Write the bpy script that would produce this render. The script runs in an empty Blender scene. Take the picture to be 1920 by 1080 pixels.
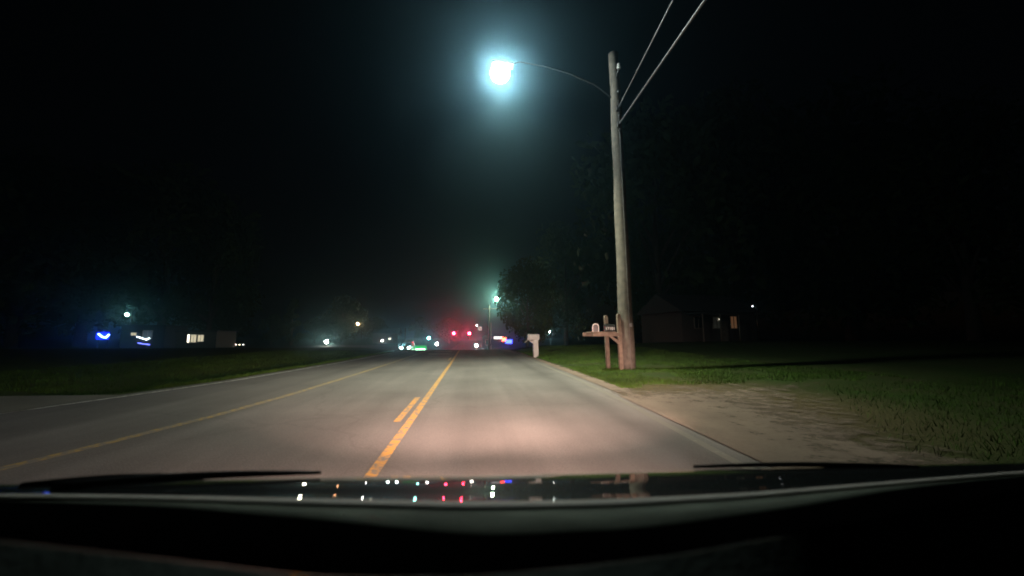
import bpy, bmesh, math, random
from mathutils import Vector, Matrix, noise
random.seed(7)
sc = bpy.context.scene
COL = sc.collection
R = math.radians
H = 1.35
F = 700.0

# ---------------------------------------------------------------- camera
TH = math.atan(88 / F)
PS = math.atan(75 / (88 * math.sin(TH) + F * math.cos(TH)))
RT = Vector((math.cos(PS), -math.sin(PS), 0))
FW = Vector((math.sin(PS) * math.cos(TH), math.cos(PS) * math.cos(TH), math.sin(TH)))
UP = RT.cross(FW)
EYE = Vector((0, 0, H))
cam = bpy.data.cameras.new('camera')
cam.sensor_width = 36
cam.lens = 36 * F / 1920
cam.clip_start = 0.02
cam.clip_end = 2000
cam.dof.use_dof = True
cam.dof.focus_distance = 9.0
cam.dof.aperture_fstop = cam.lens / 1000 / 0.008
co = bpy.data.objects.new('camera', cam)
COL.objects.link(co)
co.matrix_world = Matrix(((RT.x, UP.x, -FW.x, 0), (RT.y, UP.y, -FW.y, 0), (RT.z, UP.z, -FW.z, H), (0, 0, 0, 1)))
sc.camera = co


def at(px, py, y):
    """the point at depth y (metres up the road) seen at a place in the photo"""
    d = RT * ((px - 960) / F) + UP * ((540 - py) / F) + FW
    return EYE + d * (y / d.y)


# ---------------------------------------------------------------- tagging
def tag(o, label=None, cat=None, group=None, kind=None):
    if label: o['label'] = label
    if cat: o['category'] = cat
    if group: o['group'] = group
    if kind: o['kind'] = kind
    return o


def empty(name, loc, label=None, cat=None, group=None, rz=0):
    o = bpy.data.objects.new(name, None)
    COL.objects.link(o)
    o.location = loc
    o.rotation_euler = (0, 0, rz)
    o.empty_display_size = 0.1
    return tag(o, label, cat, group)


# ---------------------------------------------------------------- materials
def nodes(name):
    m = bpy.data.materials.new(name)
    m.use_nodes = True
    nt = m.node_tree
    return m, nt, nt.nodes['Principled BSDF']


def mat(name, c, rough=0.6, var=0.25, scale=6.0, metal=0.0, bump=0.0, bscale=40.0, coat=0.0, spec=0.5):
    m, nt, b = nodes(name)
    tc = nt.nodes.new('ShaderNodeTexCoord')
    n = nt.nodes.new('ShaderNodeTexNoise')
    n.inputs['Scale'].default_value = scale
    n.inputs['Detail'].default_value = 6
    nt.links.new(tc.outputs['Object'], n.inputs['Vector'])
    r = nt.nodes.new('ShaderNodeValToRGB')
    r.color_ramp.elements[0].position = 0.3
    r.color_ramp.elements[1].position = 0.7
    r.color_ramp.elements[0].color = (*[v * (1 - var) for v in c], 1)
    r.color_ramp.elements[1].color = (*[min(1, v * (1 + var)) for v in c], 1)
    nt.links.new(n.outputs['Fac'], r.inputs['Fac'])
    nt.links.new(r.outputs['Color'], b.inputs['Base Color'])
    b.inputs['Roughness'].default_value = rough
    b.inputs['Metallic'].default_value = metal
    b.inputs['Coat Weight'].default_value = coat
    b.inputs['Coat Roughness'].default_value = 0.02
    b.inputs['Specular IOR Level'].default_value = spec
    if bump:
        n2 = nt.nodes.new('ShaderNodeTexNoise')
        n2.inputs['Scale'].default_value = bscale
        n2.inputs['Detail'].default_value = 5
        nt.links.new(tc.outputs['Object'], n2.inputs['Vector'])
        bp = nt.nodes.new('ShaderNodeBump')
        bp.inputs['Strength'].default_value = bump
        bp.inputs['Distance'].default_value = 0.02
        nt.links.new(n2.outputs['Fac'], bp.inputs['Height'])
        nt.links.new(bp.outputs['Normal'], b.inputs['Normal'])
    return m


def glow(name, c, s):
    m, nt, b = nodes(name)
    b.inputs['Base Color'].default_value = (*[0.3 * v for v in c], 1)
    b.inputs['Emission Color'].default_value = (*c, 1)
    b.inputs['Emission Strength'].default_value = s
    return m


# ---------------------------------------------------------------- mesh builder
class MB:
    def __init__(self):
        self.v, self.f, self.s = [], [], []

    def add(self, v, f, smooth=False):
        k = len(self.v)
        self.v += [tuple(p) for p in v]
        self.f += [tuple(i + k for i in q) for q in f]
        self.s += [smooth] * len(f)
        return self

    def box(self, c, s, rz=0.0, bev=0.0, taper=1.0):
        x, y, z = s[0] / 2, s[1] / 2, s[2] / 2
        bm = bmesh.new()
        vs = []
        for k in (-1, 1):
            t = taper if k > 0 else 1
            for a, b_ in ((-1, -1), (1, -1), (1, 1), (-1, 1)):
                vs.append(bm.verts.new((a * x * t, b_ * y * t, k * z)))
        for q in ((3, 2, 1, 0), (4, 5, 6, 7), (0, 1, 5, 4), (1, 2, 6, 5), (2, 3, 7, 6), (3, 0, 4, 7)):
            bm.faces.new([vs[i] for i in q])
        if bev:
            bmesh.ops.bevel(bm, geom=list(bm.edges), offset=min(bev, 0.45 * min(s)), segments=2, affect='EDGES', profile=0.5)
        M = Matrix.Translation(c) @ Matrix.Rotation(rz, 4, 'Z')
        bm.verts.index_update()
        self.add([M @ v.co for v in bm.verts], [[v.index for v in f.verts] for f in bm.faces])
        bm.free()
        return self

    def tube(self, pts, rad, n=10, caps=True):
        pts = [Vector(p) for p in pts]
        if not hasattr(rad, '__len__'): rad = [rad] * len(pts)
        v, f = [], []
        ref = None
        for i, p in enumerate(pts):
            t = (pts[min(i + 1, len(pts) - 1)] - pts[max(i - 1, 0)]).normalized()
            if ref is None:
                ref = Vector((1, 0, 0)) if abs(t.x) < 0.8 else Vector((0, 1, 0))
            a = (ref - t * ref.dot(t)).normalized()
            b_ = t.cross(a)
            ref = a
            for k in range(n):
                w = 2 * math.pi * k / n
                v.append(p + (a * math.cos(w) + b_ * math.sin(w)) * rad[i])
        for i in range(len(pts) - 1):
            for k in range(n):
                k2 = (k + 1) % n
                f.append((i * n + k, i * n + k2, (i + 1) * n + k2, (i + 1) * n + k))
        self.add(v, f, True)
        if caps:
            self.add(v[:n], [tuple(range(n - 1, -1, -1))])
            self.add(v[-n:], [tuple(range(n))])
        return self

    def ball(self, c, r, n=14, m=8, s=(1, 1, 1)):
        v, f = [], []
        for i in range(m + 1):
            a = math.pi * i / m
            for k in range(n):
                w = 2 * math.pi * k / n
                v.append((c[0] + r * s[0] * math.sin(a) * math.cos(w), c[1] + r * s[1] * math.sin(a) * math.sin(w), c[2] + r * s[2] * math.cos(a)))
        for i in range(m):
            for k in range(n):
                k2 = (k + 1) % n
                q = (i * n + k, (i + 1) * n + k, (i + 1) * n + k2, i * n + k2)
                f.append(q)
        return self.add(v, f, True)

    def prism(self, outline, a, b):
        """outline of (u, w) points swept between two frames: a and b turn (u, w) into a point"""
        n = len(outline)
        v = [a(*p) for p in outline] + [b(*p) for p in outline]
        f = [tuple(range(n - 1, -1, -1)), tuple(range(n, 2 * n))]
        f += [(i, (i + 1) % n, n + (i + 1) % n, n + i) for i in range(n)]
        return self.add(v, f)

    def build(self, name, m, parent=None):
        me = bpy.data.meshes.new(name)
        me.from_pydata(self.v, [], self.f)
        me.polygons.foreach_set('use_smooth', self.s)
        me.materials.append(m)
        bm = bmesh.new()
        bm.from_mesh(me)
        bmesh.ops.remove_doubles(bm, verts=bm.verts, dist=1e-5)
        bmesh.ops.recalc_face_normals(bm, faces=bm.faces)
        bm.to_mesh(me)
        bm.free()
        o = bpy.data.objects.new(name, me)
        COL.objects.link(o)
        if parent: o.parent = parent
        return o


def copy_tree(o, parent=None):
    c = o.copy()
    COL.objects.link(c)
    if parent: c.parent = parent
    for ch in list(o.children):
        copy_tree(ch, c)
    return c


def sstep(a, b, x):
    t = max(0.0, min(1.0, (x - a) / (b - a)))
    return t * t * (3 - 2 * t)


def interp(tab, y):
    if y <= tab[0][0]: return tab[0][1]
    for (a, p), (b, q) in zip(tab, tab[1:]):
        if y <= b: return p + (q - p) * (y - a) / (b - a)
    return tab[-1][1]


# ---------------------------------------------------------------- the lie of the land
L_WHITE = [(-30, -8.4), (5, -8.2), (7.6, -8.05), (10, -7.45), (12.2, -7.0), (15.3, -6.72), (19.4, -6.4), (27, -6.1), (34, -6.0), (60, -6.0), (500, -6.0)]
L_YELLOW = [(-30, -4.9), (3, -4.85), (4.5, -4.72), (5.4, -4.53), (7, -4.27), (9.2, -4.08), (14.4, -3.93), (22.5, -3.83), (34, -3.78), (500, -3.78)]
L_CENTRE = [(-30, -0.93), (8, -0.95), (20, -1.0), (34, -1.1), (60, -1.1), (500, -1.1)]
R_EDGE = [(-30, 3.0), (3.7, 3.08), (7.7, 3.38), (11.3, 3.48), (26, 3.5), (500, 3.5)]


def zroad(y):
    if y < 32: return 0.0
    if y < 40: return -0.056 * (y - 32) ** 2 / 16
    if y < 82: return -0.224 - 0.056 * (y - 40)
    if y < 94:
        t = y - 82
        return -2.576 - 0.056 * t + 0.056 * t * t / 24
    return -2.912


def ground(x, y):
    zr = zroad(y)
    le, re = interp(L_WHITE, y) - 0.35, interp(R_EDGE, y)
    if x > re:
        d = x - re
        z = zr * (1 - 0.25 * sstep(6, 30, d))
        drive = sstep(3.0, 4.5, y) * (1 - sstep(8.3, 9.6, y))
        z += 0.10 * sstep(0.2, 2.2, d) * (1 - drive) + 0.35 * sstep(4, 22, d)
        z += 0.3 * sstep(13, 30, y) * sstep(0.4, 4, d) * (1 - sstep(40, 60, y))
        z += 0.03 * noise.noise((x * 0.5, y * 0.5, 3))
        return z
    if x < le:
        d = le - x
        z = zr * (1 - 0.5 * sstep(3, 14, d))
        side = 1 - sstep(9.6, 10.4, y + 0.03 * d)
        z += (-0.22 * sstep(0.2, 1.4, d) * (1 - sstep(1.6, 4.5, d)) + 0.1 * sstep(4, 12, d)) * (1 - side)
        z += 0.03 * noise.noise((x * 0.5, y * 0.5, 9)) * (1 - side)
        return z
    return zr


# ---------------------------------------------------------------- surface materials
def ground_mat():
    m, nt, b = nodes('lawn')
    tc = nt.nodes.new('ShaderNodeTexCoord')
    n = nt.nodes.new('ShaderNodeTexNoise'); n.inputs['Scale'].default_value = 0.9; n.inputs['Detail'].default_value = 9; n.inputs['Roughness'].default_value = 0.65
    n2 = nt.nodes.new('ShaderNodeTexNoise'); n2.inputs['Scale'].default_value = 26; n2.inputs['Detail'].default_value = 6
    nt.links.new(tc.outputs['Object'], n.inputs['Vector']); nt.links.new(tc.outputs['Object'], n2.inputs['Vector'])
    r = nt.nodes.new('ShaderNodeValToRGB')
    r.color_ramp.elements[0].position = 0.3; r.color_ramp.elements[0].color = (0.024, 0.055, 0.009, 1)
    r.color_ramp.elements[1].position = 0.72; r.color_ramp.elements[1].color = (0.05, 0.05, 0.022, 1)
    nt.links.new(n.outputs['Fac'], r.inputs['Fac'])
    dv = nt.nodes.new('ShaderNodeVectorMath'); dv.operation = 'DISTANCE'; dv.inputs[1].default_value = (4.7, 7.2, 0)
    nt.links.new(tc.outputs['Object'], dv.inputs[0])
    dm = nt.nodes.new('ShaderNodeMath'); dm.operation = 'MULTIPLY_ADD'; dm.inputs[1].default_value = 2.5; nt.links.new(n.outputs['Fac'], dm.inputs[0]); nt.links.new(dv.outputs['Value'], dm.inputs[2])
    dr = nt.nodes.new('ShaderNodeMapRange'); dr.inputs['From Min'].default_value = 3.0; dr.inputs['From Max'].default_value = 5.4; dr.inputs['To Min'].default_value = 0.85; dr.inputs['To Max'].default_value = 0.0
    nt.links.new(dm.outputs[0], dr.inputs['Value'])
    dx = nt.nodes.new('ShaderNodeMix'); dx.data_type = 'RGBA'; nt.links.new(dr.outputs['Result'], dx.inputs['Factor'])
    nt.links.new(r.outputs['Color'], dx.inputs[6]); dx.inputs[7].default_value = (0.11, 0.082, 0.045, 1)
    mx = nt.nodes.new('ShaderNodeMix'); mx.data_type = 'RGBA'; mx.blend_type = 'MULTIPLY'; mx.inputs['Factor'].default_value = 0.7
    r2 = nt.nodes.new('ShaderNodeValToRGB')
    r2.color_ramp.elements[0].position = 0.35; r2.color_ramp.elements[0].color = (0.35, 0.35, 0.35, 1)
    r2.color_ramp.elements[1].position = 0.65; r2.color_ramp.elements[1].color = (1.2, 1.2, 1.2, 1)
    nt.links.new(n2.outputs['Fac'], r2.inputs['Fac'])
    nt.links.new(dx.outputs[2], mx.inputs[6]); nt.links.new(r2.outputs['Color'], mx.inputs[7])
    nt.links.new(mx.outputs[2], b.inputs['Base Color'])
    b.inputs['Roughness'].default_value = 0.95
    b.inputs['Specular IOR Level'].default_value = 0.1
    bp = nt.nodes.new('ShaderNodeBump'); bp.inputs['Strength'].default_value = 0.8; bp.inputs['Distance'].default_value = 0.05
    nt.links.new(n2.outputs['Fac'], bp.inputs['Height']); nt.links.new(bp.outputs['Normal'], b.inputs['Normal'])
    return m


def road_mat(name, dark, light, streak=True, fade=False):
    m, nt, b = nodes(name)
    tc = nt.nodes.new('ShaderNodeTexCoord')
    mp = nt.nodes.new('ShaderNodeMapping'); mp.inputs['Scale'].default_value = (1.0, 0.05 if streak else 0.6, 1)
    nt.links.new(tc.outputs['Object'], mp.inputs['Vector'])
    n = nt.nodes.new('ShaderNodeTexNoise'); n.inputs['Scale'].default_value = 1.6; n.inputs['Detail'].default_value = 5
    nt.links.new(mp.outputs['Vector'], n.inputs['Vector'])
    n1 = nt.nodes.new('ShaderNodeTexNoise'); n1.inputs['Scale'].default_value = 0.5; n1.inputs['Detail'].default_value = 8
    n2 = nt.nodes.new('ShaderNodeTexNoise'); n2.inputs['Scale'].default_value = 55; n2.inputs['Detail'].default_value = 4
    for q in (n1, n2): nt.links.new(tc.outputs['Object'], q.inputs['Vector'])
    ad = nt.nodes.new('ShaderNodeMath'); ad.operation = 'ADD'
    nt.links.new(n.outputs['Fac'], ad.inputs[0]); nt.links.new(n1.outputs['Fac'], ad.inputs[1])
    ml = nt.nodes.new('ShaderNodeMath'); ml.operation = 'MULTIPLY'; ml.inputs[1].default_value = 0.5
    nt.links.new(ad.outputs[0], ml.inputs[0])
    r = nt.nodes.new('ShaderNodeValToRGB')
    r.color_ramp.elements[0].position = 0.34; r.color_ramp.elements[0].color = (*dark, 1)
    r.color_ramp.elements[1].position = 0.66; r.color_ramp.elements[1].color = (*light, 1)
    nt.links.new(ml.outputs[0], r.inputs['Fac'])
    last = r.outputs['Color']
    if fade:
        n2.inputs['Scale'].default_value = 20; n2.inputs['Detail'].default_value = 8; n2.inputs['Roughness'].default_value = 0.8
    if streak:
        sx = nt.nodes.new('ShaderNodeSeparateXYZ'); nt.links.new(tc.outputs['Object'], sx.inputs[0])
        wob = nt.nodes.new('ShaderNodeTexNoise'); wob.inputs['Scale'].default_value = 0.35; nt.links.new(tc.outputs['Object'], wob.inputs['Vector'])
        wa = nt.nodes.new('ShaderNodeMath'); wa.operation = 'MULTIPLY_ADD'; wa.inputs[1].default_value = 0.5
        nt.links.new(wob.outputs['Fac'], wa.inputs[0]); nt.links.new(sx.outputs['X'], wa.inputs[2])
        mr = nt.nodes.new('ShaderNodeMapRange'); mr.inputs['From Min'].default_value = -8.0; mr.inputs['From Max'].default_value = 4.0
        nt.links.new(wa.outputs[0], mr.inputs['Value'])
        tr = nt.nodes.new('ShaderNodeValToRGB'); cr_ = tr.color_ramp
        stops = [(-8, 0.9), (-7.0, 1.05), (-6.4, 0.82), (-5.6, 1.02), (-4.7, 0.84), (-4.0, 1.0), (-2.4, 0.97), (-0.6, 1.02), (0.35, 0.84), (1.1, 1.03), (1.9, 1.0), (2.75, 0.74), (3.15, 1.18), (3.9, 1.25)]
        while len(cr_.elements) < len(stops): cr_.elements.new(0.5)
        for e, (x, k) in zip(cr_.elements, stops): e.position = (x + 8) / 12
        for e, (x, k) in zip(cr_.elements, stops): e.color = (k, k, k, 1)
        nt.links.new(mr.outputs['Result'], tr.inputs['Fac'])
        m1 = nt.nodes.new('ShaderNodeMix'); m1.data_type = 'RGBA'; m1.blend_type = 'MULTIPLY'; m1.inputs['Factor'].default_value = 1.0
        nt.links.new(last, m1.inputs[6]); nt.links.new(tr.outputs['Color'], m1.inputs[7]); last = m1.outputs[2]
        # cracks sealed with tar
        wv = nt.nodes.new('ShaderNodeTexNoise'); wv.inputs['Scale'].default_value = 1.3; wv.inputs['Detail'].default_value = 4; nt.links.new(tc.outputs['Object'], wv.inputs['Vector'])
        av = nt.nodes.new('ShaderNodeVectorMath'); av.operation = 'MULTIPLY_ADD'; av.inputs[1].default_value = (0.9, 0.9, 0)
        nt.links.new(wv.outputs['Color'], av.inputs[0]); nt.links.new(tc.outputs['Object'], av.inputs[2])
        vo = nt.nodes.new('ShaderNodeTexVoronoi'); vo.feature = 'DISTANCE_TO_EDGE'; vo.inputs['Scale'].default_value = 0.22
        nt.links.new(av.outputs[0], vo.inputs['Vector'])
        vr = nt.nodes.new('ShaderNodeValToRGB'); vr.color_ramp.elements[0].position = 0.003; vr.color_ramp.elements[0].color = (0.5, 0.5, 0.5, 1)
        vr.color_ramp.elements[1].position = 0.008; vr.color_ramp.elements[1].color = (1, 1, 1, 1)
        nt.links.new(vo.outputs['Distance'], vr.inputs['Fac'])
        m2 = nt.nodes.new('ShaderNodeMix'); m2.data_type = 'RGBA'; m2.blend_type = 'MULTIPLY'; m2.inputs['Factor'].default_value = 0.22
        nt.links.new(last, m2.inputs[6]); nt.links.new(vr.outputs['Color'], m2.inputs[7]); last = m2.outputs[2]
    mx = nt.nodes.new('ShaderNodeMix'); mx.data_type = 'RGBA'; mx.blend_type = 'MULTIPLY'; mx.inputs['Factor'].default_value = 0.6
    r2 = nt.nodes.new('ShaderNodeValToRGB')
    r2.color_ramp.elements[0].position = 0.3; r2.color_ramp.elements[0].color = (0.6, 0.6, 0.6, 1)
    r2.color_ramp.elements[1].position = 0.7; r2.color_ramp.elements[1].color = (1.25, 1.25, 1.25, 1)
    nt.links.new(n2.outputs['Fac'], r2.inputs['Fac'])
    nt.links.new(last, mx.inputs[6]); nt.links.new(r2.outputs['Color'], mx.inputs[7])
    nt.links.new(mx.outputs[2], b.inputs['Base Color'])
    b.inputs['Roughness'].default_value = 0.85
    b.inputs['Specular IOR Level'].default_value = 0.2
    bp = nt.nodes.new('ShaderNodeBump'); bp.inputs['Strength'].default_value = 0.4; bp.inputs['Distance'].default_value = 0.012
    nt.links.new(n2.outputs['Fac'], bp.inputs['Height']); nt.links.new(bp.outputs['Normal'], b.inputs['Normal'])
    if fade:
        # the loose surface thins out into the grass along its edges
        at_ = nt.nodes.new('ShaderNodeAttribute'); at_.attribute_name = 'fade'
        nf = nt.nodes.new('ShaderNodeTexNoise'); nf.inputs['Scale'].default_value = 3.2; nf.inputs['Detail'].default_value = 9; nf.inputs['Roughness'].default_value = 0.75
        nt.links.new(tc.outputs['Object'], nf.inputs['Vector'])
        sm = nt.nodes.new('ShaderNodeMath'); sm.operation = 'MULTIPLY_ADD'; sm.inputs[1].default_value = 2.4; nt.links.new(nf.outputs['Fac'], sm.inputs[0]); nt.links.new(at_.outputs['Fac'], sm.inputs[2])
        rg = nt.nodes.new('ShaderNodeMapRange'); rg.inputs['From Min'].default_value = 1.35; rg.inputs['From Max'].default_value = 1.95
        nt.links.new(sm.outputs[0], rg.inputs['Value']); nt.links.new(rg.outputs['Result'], b.inputs['Alpha'])
    return m


def paint_mat(name, c, wear):
    """road paint worn through to the asphalt in places"""
    m, nt, b = nodes(name)
    tc = nt.nodes.new('ShaderNodeTexCoord')
    n = nt.nodes.new('ShaderNodeTexNoise'); n.inputs['Scale'].default_value = 9; n.inputs['Detail'].default_value = 8; n.inputs['Roughness'].default_value = 0.7
    nt.links.new(tc.outputs['Object'], n.inputs['Vector'])
    r = nt.nodes.new('ShaderNodeValToRGB')
    r.color_ramp.elements[0].position = wear; r.color_ramp.elements[0].color = (0.13, 0.12, 0.1, 1)
    r.color_ramp.elements[1].position = wear + 0.12; r.color_ramp.elements[1].color = (*c, 1)
    nt.links.new(n.outputs['Fac'], r.inputs['Fac']); nt.links.new(r.outputs['Color'], b.inputs['Base Color'])
    b.inputs['Roughness'].default_value = 0.75
    return m


M_ground = ground_mat()
M_road = road_mat('asphalt', (0.085, 0.08, 0.075), (0.15, 0.14, 0.132))
M_gravel = road_mat('gravel', (0.12, 0.09, 0.072), (0.21, 0.16, 0.125), False, True)
M_side = road_mat('concrete apron', (0.10, 0.095, 0.08), (0.16, 0.15, 0.12), False)
M_yel = paint_mat('yellow road paint', (0.40, 0.205, 0.03), 0.42)
M_yel_old = paint_mat('faded yellow road paint', (0.28, 0.19, 0.05), 0.46)
M_whi = paint_mat('white road paint', (0.5, 0.5, 0.46), 0.42)
M_pole = mat('weathered pole wood', (0.088, 0.079, 0.064), 0.9, 0.35, 5, bump=0.6, bscale=30)
M_post = mat('cedar post', (0.155, 0.125, 0.095), 0.85, 0.35, 7, bump=0.4, bscale=30)
M_dkpost = mat('dark stained post', (0.10, 0.08, 0.06), 0.85, 0.35, 7, bump=0.4)
M_grey = mat('grey plastic', (0.34, 0.34, 0.32), 0.6, 0.12, 5)
M_white = mat('white paint', (0.75, 0.75, 0.73), 0.5, 0.06, 8)
M_black = mat('black enamel', (0.012, 0.012, 0.012), 0.35, 0.2, 8)
M_metal = mat('galvanised steel', (0.4, 0.42, 0.43), 0.45, 0.15, 9, metal=0.8)
M_dmetal = mat('dark metal', (0.06, 0.06, 0.06), 0.5, 0.2, 9, metal=0.5)
M_wire = mat('black cable', (0.16, 0.16, 0.16), 0.5, 0.2, 9)
M_leaf = mat('leaves', (0.045, 0.075, 0.022), 0.7, 0.5, 0.6, spec=0.2)
M_bark = mat('bark', (0.09, 0.07, 0.055), 0.9, 0.4, 4, bump=0.7)
M_wall = mat('siding', (0.07, 0.068, 0.062), 0.8, 0.12, 3)
M_brick = mat('brown brick', (0.026, 0.02, 0.017), 0.85, 0.3, 6)
M_roof = mat('dark shingles', (0.022, 0.022, 0.024), 0.9, 0.3, 6)
M_glass = mat('dark glass', (0.01, 0.012, 0.014), 0.05, 0.1, 3)
M_rubber = mat('tyre rubber', (0.02, 0.02, 0.02), 0.85, 0.2, 9)
M_blade = mat('grass blades', (0.036, 0.076, 0.009), 0.8, 0.5, 1.1, spec=0.15)

# ---------------------------------------------------------------- ground, road, paint
ys = [-30, -20, -12, -6, -2, 0] + [0.5 * k for k in range(1, 31)] + [15 + k for k in range(1, 30)] + [46 + 3 * k for k in range(0, 20)] + [108, 116, 126, 140, 160, 190, 230, 280, 340]


def sheet(name, m, left, right, y0, y1, dz, nx=6, kind='structure'):
    b = MB()
    yy = sorted({y0, y1} | {y for y in ys if y0 < y < y1})
    v, f = [], []
    for y in yy:
        a, c = left(y), right(y)
        for i in range(nx + 1):
            x = a + (c - a) * i / nx
            v.append((x, y, zroad(y) + dz))
    for j in range(len(yy) - 1):
        for i in range(nx):
            k = j * (nx + 1) + i
            f.append((k, k + 1, k + nx + 2, k + nx + 1))
    b.add(v, f, True)
    o = b.build(name, m)
    return tag(o, kind=kind)


xs_far = [-300, -220, -160, -120, -90, -70, -55, -44, -36, -30, -25, -21, -18, -16]
gb = MB()
rows = []
for y in ys:
    le, re = interp(L_WHITE, y) - 0.35, interp(R_EDGE, y)
    row = xs_far + [le - 6.0 + 0.5 * k for k in range(12)] + [le, le + 0.05]
    row += [le + 0.05 + (re - le - 0.1) * k / 5 for k in range(1, 5)]
    row += [re - 0.05, re] + [re + 0.4 * k for k in range(1, 16)] + [10.4, 11.5, 13, 15, 17.5, 20, 24, 28, 33, 40, 50, 62, 80, 100, 140, 200, 300]
    rows.append(row)
nx = len(rows[0])
v, f = [], []
for y, row in zip(ys, rows):
    le, re = interp(L_WHITE, y) - 0.35, interp(R_EDGE, y)
    for x in row:
        z = ground(x, y)
        if le + 0.01 < x < re - 0.01: z -= 0.06
        v.append((x, y, z))
for j in range(len(ys) - 1):
    for i in range(nx - 1):
        k = j * nx + i
        f.append((k, k + 1, k + nx + 1, k + nx))
tag(gb.add(v, f, True).build('ground', M_ground), kind='structure')

tag(sheet('road', M_road, lambda y: interp(L_WHITE, y) - 0.35, lambda y: interp(R_EDGE, y), -30, 340, 0.004, 8), 'grey asphalt road with a turning lane in the middle', None)


def line(name, m, tab, w, off, y0, y1, label=None):
    o = sheet(name, m, lambda y: interp(tab, y) + off - w / 2, lambda y: interp(tab, y) + off + w / 2, y0, y1, 0.008, 1)
    if label: o['label'] = label
    return o


line('solid_yellow_line', M_yel, L_CENTRE, 0.12, 0.0, -20, 34, 'solid yellow line on the near side of the turning lane')
for y0 in (-6.0, 6.2, 20.5):
    line('dashed_yellow_line', M_yel, L_CENTRE, 0.11, -0.2, y0, y0 + 2.3 if y0 > 0 else y0 + 3, 'short yellow dash beside the solid line')
line('solid_yellow_line', M_yel_old, L_YELLOW, 0.16, 0.0, -20, 60, 'faded yellow line on the far side of the turning lane')
line('white_edge_line', paint_mat('nearly worn off white paint', (0.28, 0.27, 0.24), 0.60), R_EDGE, 0.12, -0.28, -20, 34, 'nearly worn off white line along the right edge of the road')
line('white_edge_line', M_whi, L_WHITE, 0.12, 0.0, -20, 80, 'white line along the left edge of the road')
for y0 in (27.2, 31.0):
    b = MB()
    b.add([(-3.05, y0, zroad(y0) + 0.008), (-1.6, y0, zroad(y0) + 0.008), (-1.6, y0 + 0.42, zroad(y0 + 0.42) + 0.008), (-3.05, y0 + 0.42, zroad(y0 + 0.42) + 0.008)], [(0, 1, 2, 3)])
    o = b.build('white_bar', M_whi)
    tag(o, 'white bar painted across the turning lane', None, None, 'structure')


def patch(name, m, outline, dz, label, n=14, fade=None):
    """a surface laid over the ground inside a four-sided outline; fade gives the thinning width at its four sides"""
    (a, b_, c, d) = [Vector((*p, 0)) for p in outline]
    mb = MB()
    v, f, fd = [], [], []
    for j in range(n + 1):
        for i in range(n + 1):
            u, w = i / n, j / n
            p = (a * (1 - u) + b_ * u) * (1 - w) + (d * (1 - u) + c * u) * w
            v.append((p.x, p.y, ground(p.x, p.y) + dz))
            fd.append(1.0 if not fade else min([1.0] + [t / k for t, k in zip((w, 1 - u, 1 - w, u), fade) if k]))
    for j in range(n):
        for i in range(n):
            k = j * (n + 1) + i
            f.append((k, k + 1, k + n + 2, k + n + 1))
    mb.add(v, f, True)
    o = mb.build(name, m)
    ca = o.data.attributes.new('fade', 'FLOAT', 'POINT')
    tree_ = {tuple(round(q, 4) for q in p): t for p, t in zip(v, fd)}
    for k, q in enumerate(o.data.vertices):
        ca.data[k].value = tree_.get(tuple(round(t, 4) for t in q.co), 1.0)
    return tag(o, label, None, None, 'structure')


patch('driveway', M_gravel, [(2.96, 1.5), (5.1, 3.2), (9.2, 9.3), (3.3, 9.5)], 0.02, 'pinkish gravel driveway leaving the road on the right', 40, (0.05, 0.9, 0.30, 0))
patch('gravel_shoulder', M_gravel, [(3.40, 8.7), (4.1, 8.7), (3.75, 33), (3.5, 33)], 0.02, 'thin gravel strip along the right edge of the road', 24, (0, 0.7, 0.1, 0))
patch('side_street', M_side, [(-30, 5.0), (-8.45, 4.0), (-7.75, 9.5), (-30, 10.4)], 0.015, 'pale side street meeting the road on the left', 20)
patch('parking_lot', M_road, [(-40, 66), (-6.5, 66), (-6.5, 104), (-40, 104)], 0.03, 'dark paved lot left of the road beyond the crest', 16)


# ---------------------------------------------------------------- grass blades
def grass(name, n, pick, label):
    v, f = [], []
    for _ in range(n):
        x, y = pick()
        z = ground(x, y)
        h = random.uniform(0.04, 0.11) * (1 + 0.8 * max(0, noise.noise((x * 0.8, y * 0.8, 5))))
        a = random.uniform(0, 6.28)
        w = random.uniform(0.004, 0.009)
        lx, ly = random.gauss(0, 0.4) * h, random.gauss(0, 0.4) * h
        k = len(v)
        v += [(x - w * math.cos(a), y - w * math.sin(a), z - 0.01), (x + w * math.cos(a), y + w * math.sin(a), z - 0.01), (x + lx, y + ly, z + h)]
        f.append((k, k + 1, k + 2))
    me = bpy.data.meshes.new(name)
    me.from_pydata(v, [], f)
    me.materials.append(M_blade)
    o = bpy.data.objects.new(name, me)
    COL.objects.link(o)
    return tag(o, label, None, None, 'stuff')


def pick_right():
    while True:
        y = 9.3 + 24 * random.random() ** 1.6
        x = interp(R_EDGE, y) + 0.35 + 8.5 * random.random() ** 1.4
        if y > 9.3 + 1.1 * noise.noise((x * 0.9, y * 0.9, 0)) + 1.2 * random.random() ** 3 and noise.noise((x * 0.6, y * 0.6, 4)) > -0.45 + 0.3 * random.random(): return x, y


def pick_lawn():
    y = 2.5 + 6.5 * random.random()
    return max(interp(R_EDGE, y) + 1.6, 5.2 + 0.84 * (y - 4.4)) + 8 * random.random() ** 0.75, y


def pick_left():
    y = 10.8 + 22 * random.random() ** 1.4
    return interp(L_WHITE, y) - 0.5 - 9 * random.random() ** 1.3, y


grass('grass', 46000, pick_right, 'short mown grass on the verge round the utility pole')
grass('grass', 36000, pick_left, 'dark mown grass on the far verge of the road')
grass('weeds', 9000, pick_lawn, 'rough dark grass beside the gravel drive')

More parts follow.
